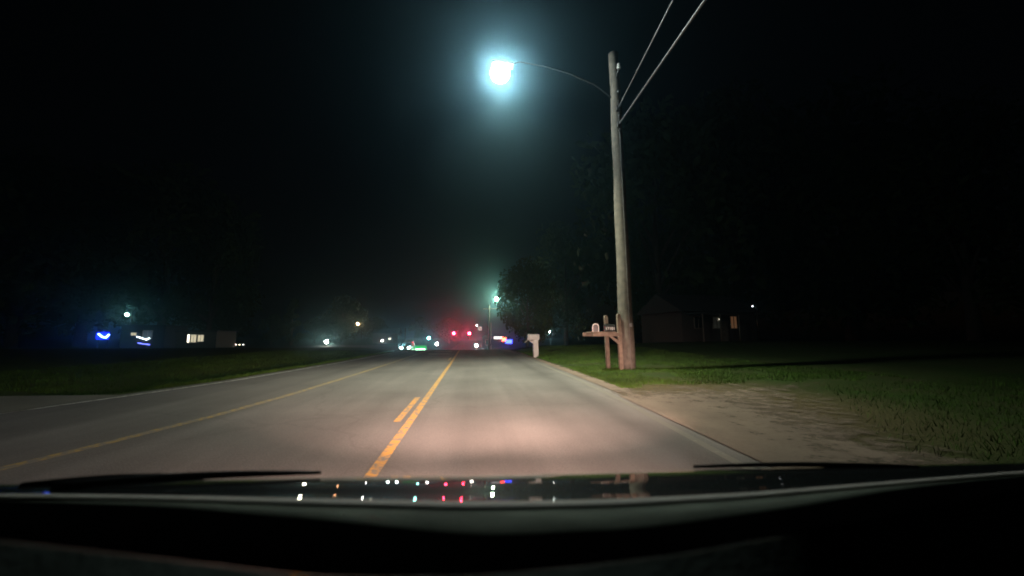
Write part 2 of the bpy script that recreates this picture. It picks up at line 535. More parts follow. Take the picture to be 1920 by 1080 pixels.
# ---------------------------------------------------------------- utility pole, lamp, wires
PB = Vector((5.70, 13.4, ground(5.7, 13.4) - 0.15))
pole = empty('utility_pole', PB, 'tall weathered wooden utility pole standing in the grass beside the gravel drive', 'utility pole')
top = Vector((-0.12, 0, 12.75))
b = MB()
npole = 26
b.tube([top * (k / npole) + Vector((0.012 * math.sin(k * 0.9), 0, 0)) for k in range(npole + 1)], [0.275 - 0.085 * k / npole for k in range(npole + 1)], 20)
b.build('pole', M_pole, pole)
b = MB(); b.tube([(-0.25, -0.02, 8.6), (-0.215, -0.02, 10.4)], 0.03, 8); b.build('cable_guard', M_dmetal, pole)
b = MB(); b.box((-0.13, -0.29, 9.5), (0.12, 0.12, 0.2), bev=0.01); b.build('cable_clamp', M_dmetal, pole)
b = MB(); b.box((-0.13, -0.25, 10.2), (0.12, 0.12, 0.2), bev=0.01); b.build('cable_clamp', M_dmetal, pole)

b = MB(); b.tube([(0.0, -0.285, 0.1), (-0.02, -0.275, 3.0), (-0.06, -0.25, 7.0), (-0.09, -0.225, 10.6)], 0.009, 6); b.build('ground_wire', M_wire, pole)
b = MB(); b.box((0.05, -0.288, 1.75), (0.09, 0.012, 0.13), bev=0.003); b.build('tag', M_metal, pole)
for z in (9.3, 9.9, 10.9):
    b = MB(); b.tube([(-0.11, -0.26, z), (-0.11, -0.36, z)], 0.02, 6); b.build('bolt', M_metal, pole)
b = MB(); b.tube([(-0.11, -0.1, 11.6), (-0.11, -0.48, 11.75)], 0.03, 8); b.build('bracket', M_dmetal, pole)
b = MB(); b.tube([(-0.11, -0.46, 11.75), (-0.11, -0.46, 11.82), (-0.11, -0.46, 11.88), (-0.11, -0.46, 11.96)], [0.06, 0.075, 0.05, 0.06], 12); b.build('insulator', M_grey, pole)
LAMP = Vector((0.93, 13.0, 11.25))
lamp = empty('street_lamp', PB + Vector((0, 0, 11.0)), 'blazing white street lamp on a long arm reaching over the road', 'street lamp', 'street lamps')
base = PB + Vector((0, 0, 11.0))
rel = LAMP - base
b = MB(); b.tube([(-0.25, 0, -0.2), (-1.0, -0.07, 0.30), (-2.0, -0.17, 0.60), (-3.0, -0.26, 0.76), (rel.x + 0.75, rel.y + 0.03, rel.z + 0.50), (rel.x + 0.4, rel.y + 0.01, rel.z + 0.34)], [0.03, 0.027, 0.024, 0.021, 0.019, 0.018], 10); b.build('arm', M_black, lamp)
b = MB(); b.box((rel.x + 0.1, rel.y, rel.z + 0.3), (0.85, 0.34, 0.12), bev=0.05); b.build('head', M_black, lamp)
b = MB(); b.ball((rel.x, rel.y, rel.z - 0.06), 0.33, 24, 14, (1.05, 1.05, 0.95)); b.build('lens', glow('lamp lens', (0.88, 1.0, 0.96), 500), lamp)


def point(name, loc, col, power, rad=0.1, spot=None, aim=None, blend=1.0, sx=1.0):
    l = bpy.data.lights.new(name, 'SPOT' if spot else 'POINT')
    l.energy = power
    l.color = col
    l.shadow_soft_size = rad
    o = bpy.data.objects.new(name, l)
    COL.objects.link(o)
    o.location = loc
    if spot:
        l.spot_size = R(spot)
        l.spot_blend = blend
        o.rotation_euler = (Vector(aim) - Vector(loc)).to_track_quat('-Z', 'Y').to_euler()
        o.scale = (sx, 1, 1)
    return o


# light thrown by the lamp's refractor: downwards and outwards
point('street_lamp_light', LAMP + Vector((0, 0, -0.45)), (0.97, 1.0, 0.74), 11500, 0.12, 103, LAMP + Vector((0.45, 0.1, -5)), 1.0)


def sag(a, b_, s, n=24):
    return [a.lerp(b_, k / n) - Vector((0, 0, s * 4 * (k / n) * (1 - k / n))) for k in range(n + 1)]


def cable(p, q, r, s, label, group=None):
    b = MB(); b.tube(sag(p, q, s), r, 6)
    o = b.build('power_cable', M_wire)
    return tag(o, label, 'cable', group)


p_a, p_b = PB + Vector((-0.11, -0.32, 10.25)), PB + Vector((-0.11, -0.33, 9.55))
cable(p_a, at(1262, 0, 6.2) + (at(1262, 0, 6.2) - p_a) * 2.0, 0.018, 0.0, 'thinner upper cable running back from the utility pole overhead')
cable(p_b, at(1322, 0, 5.6) + (at(1322, 0, 5.6) - p_b) * 2.0, 0.03, 0.0, 'thicker lower cable bundle running back from the utility pole overhead')

# ---------------------------------------------------------------- wooden mailbox stand and the two boxes on it
SX, SY = 5.38, 13.25
SZ = ground(SX, SY)
st = empty('mailbox_stand', (SX, SY, SZ), 'rough wooden mailbox stand of two round-topped posts beside the utility pole', 'mailbox stand')


def round_post(x, y, h, w):
    b = MB()
    o = []
    n = 8
    outline = [(-w / 2, -0.15), (w / 2, -0.15), (w / 2, h - w / 2)] + [(w / 2 * math.cos(math.pi * k / n), h - w / 2 + w * 0.7 * math.sin(math.pi * k / n)) for k in range(1, n)] + [(-w / 2, h - w / 2)]
    b.prism(outline, lambda u, q: (x + u - 0.02 * q, y - w / 2, q), lambda u, q: (x + u - 0.02 * q, y + w / 2, q))
    return b


round_post(0, 0, 2.0, 0.13).build('post', M_post, st)
round_post(-0.21, 0.75, 1.98, 0.13).build('post', M_dkpost, st)
b = MB(); b.box((-0.50, -0.087, 1.27), (1.1, 0.045, 0.14), bev=0.006); b.build('cross_arm', M_post, st)
b = MB(); b.box((-0.68, 0.655, 1.27), (1.05, 0.045, 0.14), bev=0.006); b.build('cross_arm', M_dkpost, st)
b = MB(); b.box((-0.62, 0.28, 1.353), (0.88, 0.80, 0.025), bev=0.004); b.build('shelf_board', M_post, st)
b = MB()
b.prism([(-0.06, 0.88), (-0.06, 1.02), (-0.32, 1.2), (-0.45, 1.2)], lambda u, q: (u, -0.086, q), lambda u, q: (u, -0.045, q))
b.build('brace', M_post, st)


def arch(w, h, n=8):
    s = h - w / 2
    return [(-w / 2, 0), (w / 2, 0), (w / 2, s)] + [(w / 2 * math.cos(math.pi * k / n), s + w / 2 * math.sin(math.pi * k / n)) for k in range(1, n)] + [(-w / 2, s)]


def mailbox(loc, rz, label, mbody, w=0.19, h=0.27, ln=0.46):
    t = empty('mailbox', loc, label, 'mailbox', None, rz)
    ol = arch(w, h)
    b = MB(); b.prism(ol, lambda u, q: (u, 0, q), lambda u, q: (u, ln, q)); b.build('body', mbody, t)
    return t, ol


mb1, ol = mailbox((SX - 0.93, SY - 0.05, SZ + 1.367), R(-12), 'black arched mailbox edged in white at the roadside end of the wooden stand', M_black)
b = MB()
big = [(u * 1.18, q * 1.09 - 0.0) for u, q in ol]
n = len(ol)
v = [(u, -0.014, q + 0.001) for u, q in ol] + [(u, -0.014, q + 0.001) for u, q in big] + [(u, 0.004, q + 0.001) for u, q in big]
f = [(i, (i + 1) % n, n + (i + 1) % n, n + i) for i in range(2, n)] + [(1, 2, n + 2, n + 1), (n - 1, 0, n, 2 * n - 1)][:1] + [(n + i, n + (i + 1) % n, 2 * n + (i + 1) % n, 2 * n + i) for i in range(1, n)]
b.add(v, f); b.build('white_edging', M_white, mb1)
b = MB(); b.prism([(u * 0.96, q * 0.97 + 0.003) for u, q in ol], lambda u, q: (u, -0.012, q), lambda u, q: (u, -0.002, q)); b.build('door', M_black, mb1)
b = MB(); b.box((0.103, 0.16, 0.25), (0.012, 0.05, 0.16), bev=0.003); b.build('flag', M_dkpost, mb1)
mb2, ol = mailbox((SX - 0.18, SY + 0.10, SZ + 1.367), R(88), 'dark mailbox with white house digits beside the post of the wooden stand', M_black, 0.2, 0.27, 0.36)
b = MB(); b.prism([(u * 0.96, q * 0.97 + 0.003) for u, q in ol], lambda u, q: (u, -0.014, q), lambda u, q: (u, -0.002, q)); b.build('door', M_black, mb2)


def text(name, s, size, m, loc, rot, parent, depth=0.002):
    cu = bpy.data.curves.new(name, 'FONT')
    cu.body = s
    cu.size = size
    cu.extrude = depth
    cu.align_x = 'CENTER'
    cu.align_y = 'CENTER'
    tmp = bpy.data.objects.new(name, cu)
    COL.objects.link(tmp)
    dg = bpy.context.evaluated_depsgraph_get()
    me = bpy.data.meshes.new_from_object(tmp.evaluated_get(dg))
    bpy.data.objects.remove(tmp)
    me.materials.clear()
    me.materials.append(m)
    o = bpy.data.objects.new(name, me)
    COL.objects.link(o)
    o.location = loc
    o.rotation_euler = rot
    o.parent = parent
    return o


M_digit = mat('reflective digits', (0.8, 0.88, 0.88), 0.3, 0.05, 8)
text('house_digits', '17101', 0.15, M_digit, (-0.104, 0.18, 0.11), (R(90), 0, R(-90)), mb2, 0.003)

# ---------------------------------------------------------------- grey plastic mailbox further on
GX, GY = 3.82, 22.6
GZ = ground(GX, GY)
pm = empty('post_mailbox', (GX, GY, GZ), 'pale grey one-piece plastic mailbox on a broad post by the road edge', 'mailbox', None, R(4))
b = MB()
b.prism([(-0.10, -0.1), (0.13, -0.1), (0.17, 0.25), (0.15, 1.05), (-0.15, 1.05), (-0.13, 0.4)], lambda u, q: (u, -0.13, q), lambda u, q: (u, 0.13, q))
b.build('post', M_grey, pm)
b = MB()
ol = [(-0.13, 0), (0.13, 0), (0.15, 0.05), (0.15, 0.26)] + [(0.15 * math.cos(math.pi * k / 8), 0.26 + 0.1 * math.sin(math.pi * k / 8)) for k in range(1, 8)] + [(-0.15, 0.26), (-0.15, 0.05)]
b.prism(ol, lambda u, q: (-0.42 + 0.06 * (0.36 - q), u, 1.05 + q), lambda u, q: (0.22, u, 1.05 + q))
b.build('body', M_grey, pm)
b = MB(); b.prism([(-0.42, 1.02), (-0.1, 1.02), (-0.1, 0.8)], lambda u, q: (u, -0.06, q), lambda u, q: (u, 0.06, q)); b.build('bracket', M_grey, pm)
b = MB(); b.prism([(0, 0.01), (0.24, 0.01), (0.24, 0.34), (0.12, 0.35), (0, 0.3)], lambda u, q: (-0.44 - 0.5 * max(0, 0.3 - q) * 0.2, u - 0.12, 1.05 + q), lambda u, q: (-0.425 - 0.5 * max(0, 0.3 - q) * 0.2, u - 0.12, 1.05 + q)); b.build('door', M_white, pm)
b = MB(); b.add([(-0.42, -0.05, 1.09), (-0.66, -0.05, 0.9), (-0.66, 0.05, 0.9), (-0.42, 0.05, 1.09), (-0.42, -0.05, 1.06), (-0.66, -0.05, 0.875), (-0.66, 0.05, 0.875), (-0.42, 0.05, 1.06)], [(0, 1, 2, 3), (7, 6, 5, 4), (0, 4, 5, 1), (3, 2, 6, 7), (1, 5, 6, 2)]); b.build('newspaper_slot', M_grey, pm)

# ---------------------------------------------------------------- our own car
M_paint = mat('dark car paint', (0.008, 0.011, 0.010), 0.5, 0.1, 4, coat=1.0, spec=0.1)
M_lip = mat('bonnet highlight', (0.46, 0.44, 0.38), 0.7, 0.12, 12)  # pale colour stands in for the lamp's highlight along the bonnet's rear edge
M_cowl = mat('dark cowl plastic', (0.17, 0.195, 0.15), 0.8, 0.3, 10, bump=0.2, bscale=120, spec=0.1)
M_dashshade = mat('shaded dashboard', (0.0015, 0.0015, 0.0015), 0.9, 0.2, 30, spec=0.0)  # the dashboard's shadow is put into this near-black colour
M_dashlit = mat('lit dashboard top', (0.055, 0.068, 0.06), 0.9, 0.2, 30, bump=0.3, bscale=160, spec=0.0)  # same dashboard, with the faint light on it put into the colour
M_wiper = mat('wiper rubber', (0.008, 0.008, 0.008), 0.6, 0.2, 30)
car = empty('car', (0, 0, 0), 'dark car carrying the camera, with its bonnet, wipers and dashboard along the bottom', 'car')


def strip(profiles, n=40):
    """a surface skinned through profiles; each gives a point for u in 0..1"""
    b = MB()
    v, f = [], []
    for p in profiles:
        for i in range(n + 1): v.append(p(i / n))
    for j in range(len(profiles) - 1):
        for i in range(n):
            k = j * (n + 1) + i
            f.append((k, k + 1, k + n + 2, k + n + 1))
    b.add(v, f, True)
    return b


def curve(tab, y):
    """points across the car following a gentle curve (photo x, photo y) at depth y"""
    def g(u):
        px = tab[0][0] + (tab[-1][0] - tab[0][0]) * u
        return at(px, interp(tab, px), y)
    return g


def smooth(tab, n=60):
    out = []
    for i in range(n + 1):
        x = tab[0][0] + (tab[-1][0] - tab[0][0]) * i / n
        w = s = 0
        for k in range(-12, 13):
            xx = x + k * 12
            g = math.exp(-(k / 6) ** 2)
            xx = max(tab[0][0], min(tab[-1][0], xx))
            w += g; s += g * interp(tab, xx)
        out.append((x, s / w))
    return out


crest = smooth([(-60, 912), (200, 906), (420, 901), (650, 897), (900, 894), (1150, 889), (1400, 882), (1700, 874), (1980, 868)])
lipf = smooth([(-60, 926), (200, 927), (420, 931), (650, 936), (900, 940), (1150, 936), (1400, 924), (1700, 900), (1980, 878)])
lipb = smooth([(-60, 930), (200, 932), (420, 938), (650, 945), (900, 951), (1150, 946), (1400, 931), (1700, 904), (1980, 880)])
cowlb = smooth([(-60, 934), (300, 946), (600, 972), (900, 1004), (1200, 990), (1500, 948), (1700, 912), (1980, 884)])
dashb = smooth([(-60, 1008), (300, 1048), (600, 1084), (900, 1082), (1100, 1062), (1300, 1038), (1500, 1000), (1700, 960), (1980, 905)])
off = lambda g, dz, dy=0: (lambda u: g(u) + Vector((0, dy, dz)))
cr = curve(crest, 0.86)


def bonnet_point(u, stop):
    px = crest[0][0] + (crest[-1][0] - crest[0][0]) * u
    y0, y1 = interp(crest, px), interp(lipf, px)
    p = at(px, y0, 0.86)
    prev = 0.0
    for fr, s in SHAPE:
        if fr > stop + 1e-6: break
        q = at(px, y0 + (y1 - y0) * fr, 1.0)          # a ray one metre on
        k = H - q.z
        y = (p.z + s * p.y - H) / (s - k)
        p = Vector((q.x * y, y, H - k * y))
    return p


SHAPE = [(0.08, 0.215), (0.17, 0.20), (0.25, 0.186), (0.33, 0.178), (0.42, 0.16), (0.52, 0.125), (0.64, 0.115), (0.76, 0.125), (0.84, 0.165), (0.92, 0.19), (1.0, 0.198)]
b = strip([off(cr, -0.62, 1.04), off(cr, -0.44, 0.95), off(cr, -0.27, 0.6), off(cr, -0.10, 0.2), off(cr, -0.035, 0.08), off(cr, -0.004, 0.02), cr] + [(lambda u, fr=fr: bonnet_point(u, fr)) for fr, _ in SHAPE])
b.build('bonnet', M_paint, car)


def lip_point(u, k):
    px = crest[0][0] + (crest[-1][0] - crest[0][0]) * u
    p = bonnet_point(u, 1.0)
    q = at(px, interp(lipf, px) + (interp(lipb, px) - interp(lipf, px)) * k, 1.0)
    g, s_ = H - q.z, 0.30
    y = (p.z + 0.0015 + s_ * p.y - H) / (s_ - g)
    return Vector((q.x * y, y, H - g * y))


b = strip([lambda u: lip_point(u, 0.02) + Vector((0, 0.001, -0.004))] + [(lambda u, k=k: lip_point(u, k)) for k in (0.02, 0.5, 1.0)] + [lambda u: lip_point(u, 1.0) + Vector((0, -0.003, -0.006))])
b.build('bonnet_lip', M_lip, car)
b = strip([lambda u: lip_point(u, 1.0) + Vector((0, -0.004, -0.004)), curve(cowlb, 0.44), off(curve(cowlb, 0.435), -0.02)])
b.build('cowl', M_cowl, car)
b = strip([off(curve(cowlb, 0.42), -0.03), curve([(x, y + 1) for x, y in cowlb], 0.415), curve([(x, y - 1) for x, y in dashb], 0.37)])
b.build('dashboard', M_dashshade, car)
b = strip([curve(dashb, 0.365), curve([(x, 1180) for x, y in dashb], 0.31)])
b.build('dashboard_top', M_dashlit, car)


def wiper(p0, p1, z):
    t = MB()
    a, c = at(*p0), at(*p1)
    pts = [a.lerp(c, k / 12) + Vector((0, 0, 0.006 * math.sin(math.pi * k / 12))) for k in range(13)]
    t.tube(pts, [0.0035 + z * (1 - k / 12) * 0.5 + z * math.sin(math.pi * k / 12) * 0.4 for k in range(13)], 8)
    return t.build('wiper', M_wiper, car)


wiper((100, 912, 0.80), (602, 886, 0.90), 0.006)
wiper((40, 910, 0.84), (385, 892, 0.93), 0.004)
wiper((1720, 876, 0.84), (1300, 875, 0.93), 0.004)

# headlight beams of the car
HL = (1.0, 0.61, 0.50)
for x in (-0.1, 1.15):
    point('headlight_beam', (x, 1.98, 0.66), HL, 8600, 0.06, 27, (x - 0.5, 13.5, 0.0), 1.0, 3.8)
    point('headlight_spread', (x, 1.98, 0.66), HL, 800, 0.06, 96, (x - 2.4, 9.5, -0.2), 1.0, 2.1)

# ---------------------------------------------------------------- trees
def make_tree(name, h, rad, trunk_h, n, seed, leaf=0.35, slim=1.0):
    """trunk with limbs, and a crown of leaf clumps spread through its volume"""
    rnd = random.Random(seed)
    tb = MB()
    tb.tube([(0, 0, -0.4), (0.05, 0, trunk_h * 0.5), (0, 0.06, trunk_h), (0.1, 0, h * 0.75)], [h * 0.03, h * 0.024, h * 0.019, h * 0.006], 9)
    cl = []
    for k in range(26):
        t = (k + rnd.random()) / 26
        z = trunk_h * 0.8 + (h - trunk_h * 0.8) * t
        env = rad * (math.sin(math.pi * min(1, 0.16 + 0.84 * t)) ** 0.6 if slim == 1.0 else (1.02 - t) ** 0.8)
        a = rnd.uniform(0, 6.28)
        rr = env * rnd.uniform(0.25, 0.9)
        c = Vector((rr * math.cos(a), rr * math.sin(a), z))
        cl.append((c, rad * rnd.uniform(0.26, 0.46) * (1 if slim == 1.0 else 0.7)))
        if k % 2 == 0:
            zb = max(trunk_h * 0.7, z - rad * 0.7)
            tb.tube([(0, 0, zb), (c.x * 0.5, c.y * 0.5, zb + (z - zb) * 0.6), tuple(c)], [h * 0.01, h * 0.006, h * 0.002], 6)
    v, f = [], []
    for i in range(n):
        c, r = cl[rnd.randrange(len(cl))]
        d = Vector((rnd.gauss(0, 1), rnd.gauss(0, 1), rnd.gauss(0, 0.8)))
        p = c + d.normalized() * r * rnd.random() ** 0.4
        a = Vector((rnd.gauss(0, 1), rnd.gauss(0, 1), rnd.gauss(0, 1))).normalized()
        q = a.orthogonal().normalized()
        w = leaf * rnd.uniform(0.5, 1.2)
        k = len(v)
        v += [p - a * w, p + q * w * 0.45, p + a * w, p - q * w * 0.45]
        f.append((k, k + 1, k + 2, k + 3))
    me = bpy.data.meshes.new('crown')
    me.from_pydata(v, [], f)
    me.materials.append(M_leaf)
    t = empty(name, (0, 0, 0))
    tb.build('trunk', M_bark, t)
    o = bpy.data.objects.new('crown', me)
    COL.objects.link(o)
    o.parent = t
    return t


protos = {'a': make_tree('broadleaf_tree', 14, 6.0, 3.5, 7000, 1), 'b': make_tree('broadleaf_tree', 12, 6.5, 2.6, 7000, 2), 'c': make_tree('conifer_tree', 13, 3.2, 1.5, 6000, 3, 0.3, 0.5)}
hh = {'a': 14, 'b': 12, 'c': 13}
used = set()


def tree(kind, px, y, top_px, label, group=None, wide=1.0):
    p = at(px, 640, y)
    z = ground(p.x, y)
    zt = at(px, top_px, y).z
    s = (zt - z) / (hh[kind] * 1.03)
    t = protos[kind] if kind not in used else copy_tree(protos[kind])
    used.add(kind)
    t.location = (p.x, y, z)
    t.rotation_euler = (0, 0, random.uniform(0, 6.28))
    t.scale = (s * wide, s * wide, s)
    return tag(t, label, 'tree', group)


tree('a', 390, 104, 395, 'big black tree at the right-hand end of the left tree mass against the sky', 'trees left of the road', 0.7)
tree('b', 300, 106, 340, 'tall broad tree behind the green-white lamp on the left', 'trees left of the road', 0.9)
tree('a', 150, 100, 330, 'tall black tree rising above the blue lit sign', 'trees left of the road')
tree('b', 20, 96, 320, 'black tree at the far left edge of the view', 'trees left of the road')
tree('b', 420, 112, 572, 'low rounded tree above the string of small lights', 'trees left of the road', 1.2)
tree('a', 508, 110, 592, 'small tree between the string of lights and the pointed conifer', 'trees left of the road')
tree('c', 546, 105, 560, 'dark pointed conifer standing out against the dim sky', 'trees left of the road', 1.15)
tree('b', 640, 120, 562, 'round-headed dark tree beside the small orange lamp', 'trees left of the road')
tree('a', 590, 130, 598, 'low dark tree just behind the pale yard lamp', 'trees left of the road', 1.5)
tree('b', 705, 135, 600, 'low wide tree behind the small white porch light', 'trees left of the road', 1.4)
tree('a', 790, 170, 597, 'distant dark tree above the green sign', 'trees left of the road', 1.2)
tree('b', 842, 190, 600, 'distant dark tree behind the left red traffic signal', 'trees left of the road', 1.3)
tree('b', 990, 46, 500, 'faintly lit leafy tree behind the grey plastic mailbox', 'trees right of the road', 0.75)
tree('a', 1062, 84, 430, 'dark tree behind the wooden mailbox stand', 'trees right of the road', 0.8)
tree('b', 1240, 62, 250, 'tall black tree just right of the utility pole', 'trees right of the road', 0.8)
tree('a', 1390, 72, 190, 'tall black tree rising behind the dark house', 'trees right of the road', 0.8)
tree('b', 1600, 66, 220, 'tall black tree right of the dark house', 'trees right of the road')
tree('a', 1830, 44, 240, 'black tree at the far right edge of the view', 'trees right of the road')


# ---------------------------------------------------------------- lamps, signs and shops in the distance
def ground_at(p):
    return Vector((p.x, p.y, ground(p.x, p.y)))


def pole_lamp(px, py, y, col, s, r, label, name='lamp_post', cat='lamp post', arm=0.0, group=None):
    p = at(px, py, y)
    g = ground_at(p)
    t = empty(name, g, label, cat, group)
    h = p.z - g.z
    b = MB(); b.tube([(arm, 0, -0.2), (arm, 0, h + (0.15 if arm else -r))], [0.085, 0.06], 10); b.build('post', M_dmetal, t)
    if arm:
        b = MB(); b.tube([(arm, 0, h + 0.1), (arm * 0.4, 0, h + 0.32), (0, 0, h + r + 0.1)], 0.035, 8); b.build('arm', M_dmetal, t)
        b = MB(); b.box((0, 0, h + r + 0.08), (r * 3, r * 2.2, 0.12), bev=0.04); b.build('head', M_dmetal, t)
    else:
        b = MB(); b.box((0, 0, h + r + 0.04), (r * 1.3, r * 1.3, 0.1), bev=0.03, taper=0.5); b.build('cap', M_dmetal, t)
    b = MB(); b.ball((0, 0, h), r, 12, 8); b.build('lens', glow('lamp glass', col, s), t)
    return t


LAMPG = 'lamps shining in the distance'
pole_lamp(238, 590, 85, (0.6, 1.0, 0.75), 70, 0.28, 'green-white lamp on a tall post high on the far left', arm=0.9, group=LAMPG)
pole_lamp(612, 641, 95, (1.0, 0.95, 0.72), 130, 0.38, 'bright cream yard lamp low down before the round dark tree', 'yard_lamp', group=LAMPG)
pole_lamp(671, 607, 120, (1.0, 0.45, 0.2), 120, 0.34, 'small orange lamp high above the left side of the road', arm=1.2, group=LAMPG)
pole_lamp(804, 634, 125, (0.30, 1.0, 0.85), 60, 0.42, 'small teal lamp between the green sign and the red signals', arm=-0.8, group=LAMPG)
pole_lamp(819, 645, 100, (1.0, 0.98, 0.95), 90, 0.32, 'small white lamp on the left roadside short of the red signals', 'yard_lamp', group=LAMPG)
pole_lamp(893, 648, 100, (1.0, 0.95, 0.85), 100, 0.34, 'small white lamp low in the roadway gap under the signals', 'yard_lamp', group=LAMPG)
pole_lamp(1031, 622, 90, (0.85, 1.0, 0.88), 160, 0.20, 'small greenish lamp just right of the grey plastic mailbox', 'yard_lamp', group=LAMPG)
pole_lamp(1411, 574, 42, (0.9, 0.95, 1.0), 4, 0.09, 'faint lamp on a thin post right of the dark house', group=LAMPG, arm=0.5)
pole_lamp(337, 653, 80, (1.0, 0.95, 0.85), 90, 0.14, 'tiny white lamp left of the cream lit shop front', 'yard_lamp', group=LAMPG)

# utility pole over the road with the second street lamp
P2 = ground_at(at(917, 640, 92))
t = empty('utility_pole', P2, 'distant utility pole with a crossarm coloured as if lit under the greenish lamp', 'utility pole')
zc = at(917, 579, 92).z - P2.z
b = MB(); b.tube([(0, 0, -0.3), (0, 0, zc * 0.5), (0, 0, zc + 1.0)], [0.32, 0.27, 0.2], 14); b.build('pole', M_pole, t)
b = MB(); b.box((1.0, -0.28, zc), (4.6, 0.14, 0.2), bev=0.01); o = b.build('crossarm', M_white, t); o.rotation_euler = (0, R(-1.2), 0)  # white colour stands in for light on the wooden arm
for k in range(4):
    b = MB(); b.tube([(-0.9 + k * 1.25, -0.28, zc + 0.11), (-0.9 + k * 1.25, -0.28, zc + 0.3)], [0.06, 0.04], 8); b.build('insulator', M_grey, t)
b = MB(); b.tube([(0, 0.1, -0.3 + 1.5), (0.55, 0.1, 2.0), (0.55, 0.1, 3.2)], 0.12, 8); b.build('conduit', M_dmetal, t)
LG = at(931, 561, 92)
t = empty('street_lamp', P2 + Vector((0, 0, zc)), 'greenish street lamp above the crossarm of the distant pole', 'street lamp', 'street lamps')
q = LG - P2 - Vector((0, 0, zc))
b = MB(); b.tube([(0.1, 0, 0.8), (q.x * 0.5, 0, q.z + 0.5), (q.x, 0, q.z + 0.42)], 0.05, 8); b.build('arm', M_dmetal, t)
b = MB(); b.box((q.x, 0, q.z + 0.36), (0.9, 0.4, 0.14), bev=0.05); b.build('head', M_dmetal, t)
b = MB(); b.ball((q.x, 0, q.z), 0.34, 14, 8); b.build('lens', glow('far lamp glass', (0.72, 1.0, 0.62), 900), t)

# signals on a span wire
YS = 112
wl, wr = at(760, 618, YS), at(921, 607, YS)
for p, px, lab in ((wl, 760, 'slim dark steel pole holding the left end of the signal wire'), (wr, 921, 'slim steel signal pole with a short side arm at the right end of the wire')):
    g = ground_at(p)
    t = empty('signal_pole', g, lab, 'signal pole')
    b = MB(); b.tube([(0, 0, -0.2), (0, 0, p.z - g.z + 0.4)], [0.2, 0.14], 12); b.build('pole', M_metal if px > 800 else M_dmetal, t)
    if px > 800:
        b = MB(); b.tube([(0, 0, p.z - g.z - 1.2), (0.5, 0, p.z - g.z - 0.95), (1.0, 0, p.z - g.z - 0.95)], 0.06, 8); b.build('side_arm', M_metal, t)
    b = MB(); b.box((0, 0, 0.1), (0.6, 0.6, 0.25), bev=0.04); b.build('footing', M_grey, t)
b = MB(); b.tube(sag(wl, wr, 0.25, 30), 0.022, 6); tag(b.build('span_wire', M_metal), 'thin wire slung across the junction carrying the red signals', 'cable')


def wire_z(x):
    k = (x - wl.x) / (wr.x - wl.x)
    return wl.z + (wr.z - wl.z) * k - 0.25 * 4 * k * (1 - k)


M_red = glow('red signal lens', (1.0, 0.010, 0.028), 1100)
M_off = mat('unlit lens', (0.03, 0.035, 0.02), 0.2, 0.1, 5)


def signal(px, py, label):
    p = at(px, py, YS)
    z0 = wire_z(p.x)
    t = empty('traffic_signal', (p.x, YS, z0), label, 'traffic signal', 'red traffic signals')
    dz = p.z - z0
    b = MB(); b.tube([(0, 0, 0), (0, 0, dz + 0.36)], 0.02, 6); b.build('hanger', M_metal, t)
    b = MB(); b.box((0, 0, dz - 0.63), (0.62, 0.2, 1.95), bev=0.03); b.build('housing', M_black, t)
    b = MB(); b.box((0, 0.06, dz - 0.63), (0.95, 0.03, 2.25), bev=0.01); b.build('backplate', M_black, t)
    for k in range(3):
        z = dz - 0.63 * k
        b = MB(); b.ball((0, -0.1, z), 0.29, 18, 10, (1, 0.3, 1)); b.build('lens', M_red if k == 0 else M_off, t)
        b = MB()
        v, f = [], []
        for j in range(13):
            a = R(-20 + 220 * j / 12)
            v += [(0.30 * math.cos(a), -0.1, z + 0.30 * math.sin(a)), (0.30 * math.cos(a), -0.36, z + 0.30 * math.sin(a)),
                  (0.288 * math.cos(a), -0.36, z + 0.288 * math.sin(a)), (0.288 * math.cos(a), -0.1, z + 0.288 * math.sin(a))]
        for j in range(12):
            for q in range(4):
                f.append((j * 4 + q, j * 4 + (q + 1) % 4, j * 4 + 4 + (q + 1) % 4, j * 4 + 4 + q))
        b.add(v, f); b.build('visor', M_black, t)
    return t


signal(851, 625, 'left one of two red traffic signals hung over the road')
signal(880, 625, 'right one of two red traffic signals, next to the white lane sign')
p = at(900, 616, YS)
z0 = wire_z(p.x)
t = empty('lane_sign', (p.x, YS, z0), 'square white lane sign with a black turn arrow hung on the signal wire', 'sign')
b = MB(); b.tube([(0, 0, 0), (0, 0, p.z - z0 + 0.4)], 0.02, 6); b.build('hanger', M_metal, t)
b = MB(); b.box((0, 0, p.z - z0), (0.95, 0.03, 1.1), bev=0.01); b.build('plate', glow('glowing sign face', (1, 0.97, 0.9), 0.7), t)  # white plate given a glow of its own
b = MB()
zz = p.z - z0
b.prism([(0.05, -0.4), (0.2, -0.4), (0.2, 0.2), (-0.1, 0.2), (-0.1, 0.38), (-0.36, 0.12), (-0.1, -0.14), (-0.1, 0.05), (0.05, 0.05)], lambda u, w: (u, -0.022, w + zz), lambda u, w: (u, -0.017, w + zz))
b.build('arrow', M_black, t)
tag(t, None, None, None)
p = at(894, 610, YS)
t = empty('signal_camera_light', (p.x, YS, wire_z(p.x)), 'tiny white light on the signal wire above the lane sign', 'lamp')
b = MB(); b.tube([(0, 0, 0), (0, 0, p.z - wire_z(p.x))], 0.02, 6); b.build('bracket', M_metal, t)
b = MB(); b.ball((0, -0.05, p.z - wire_z(p.x)), 0.14, 10, 6); b.build('lens', glow('small white lens', (1, 1, 0.95), 60), t)


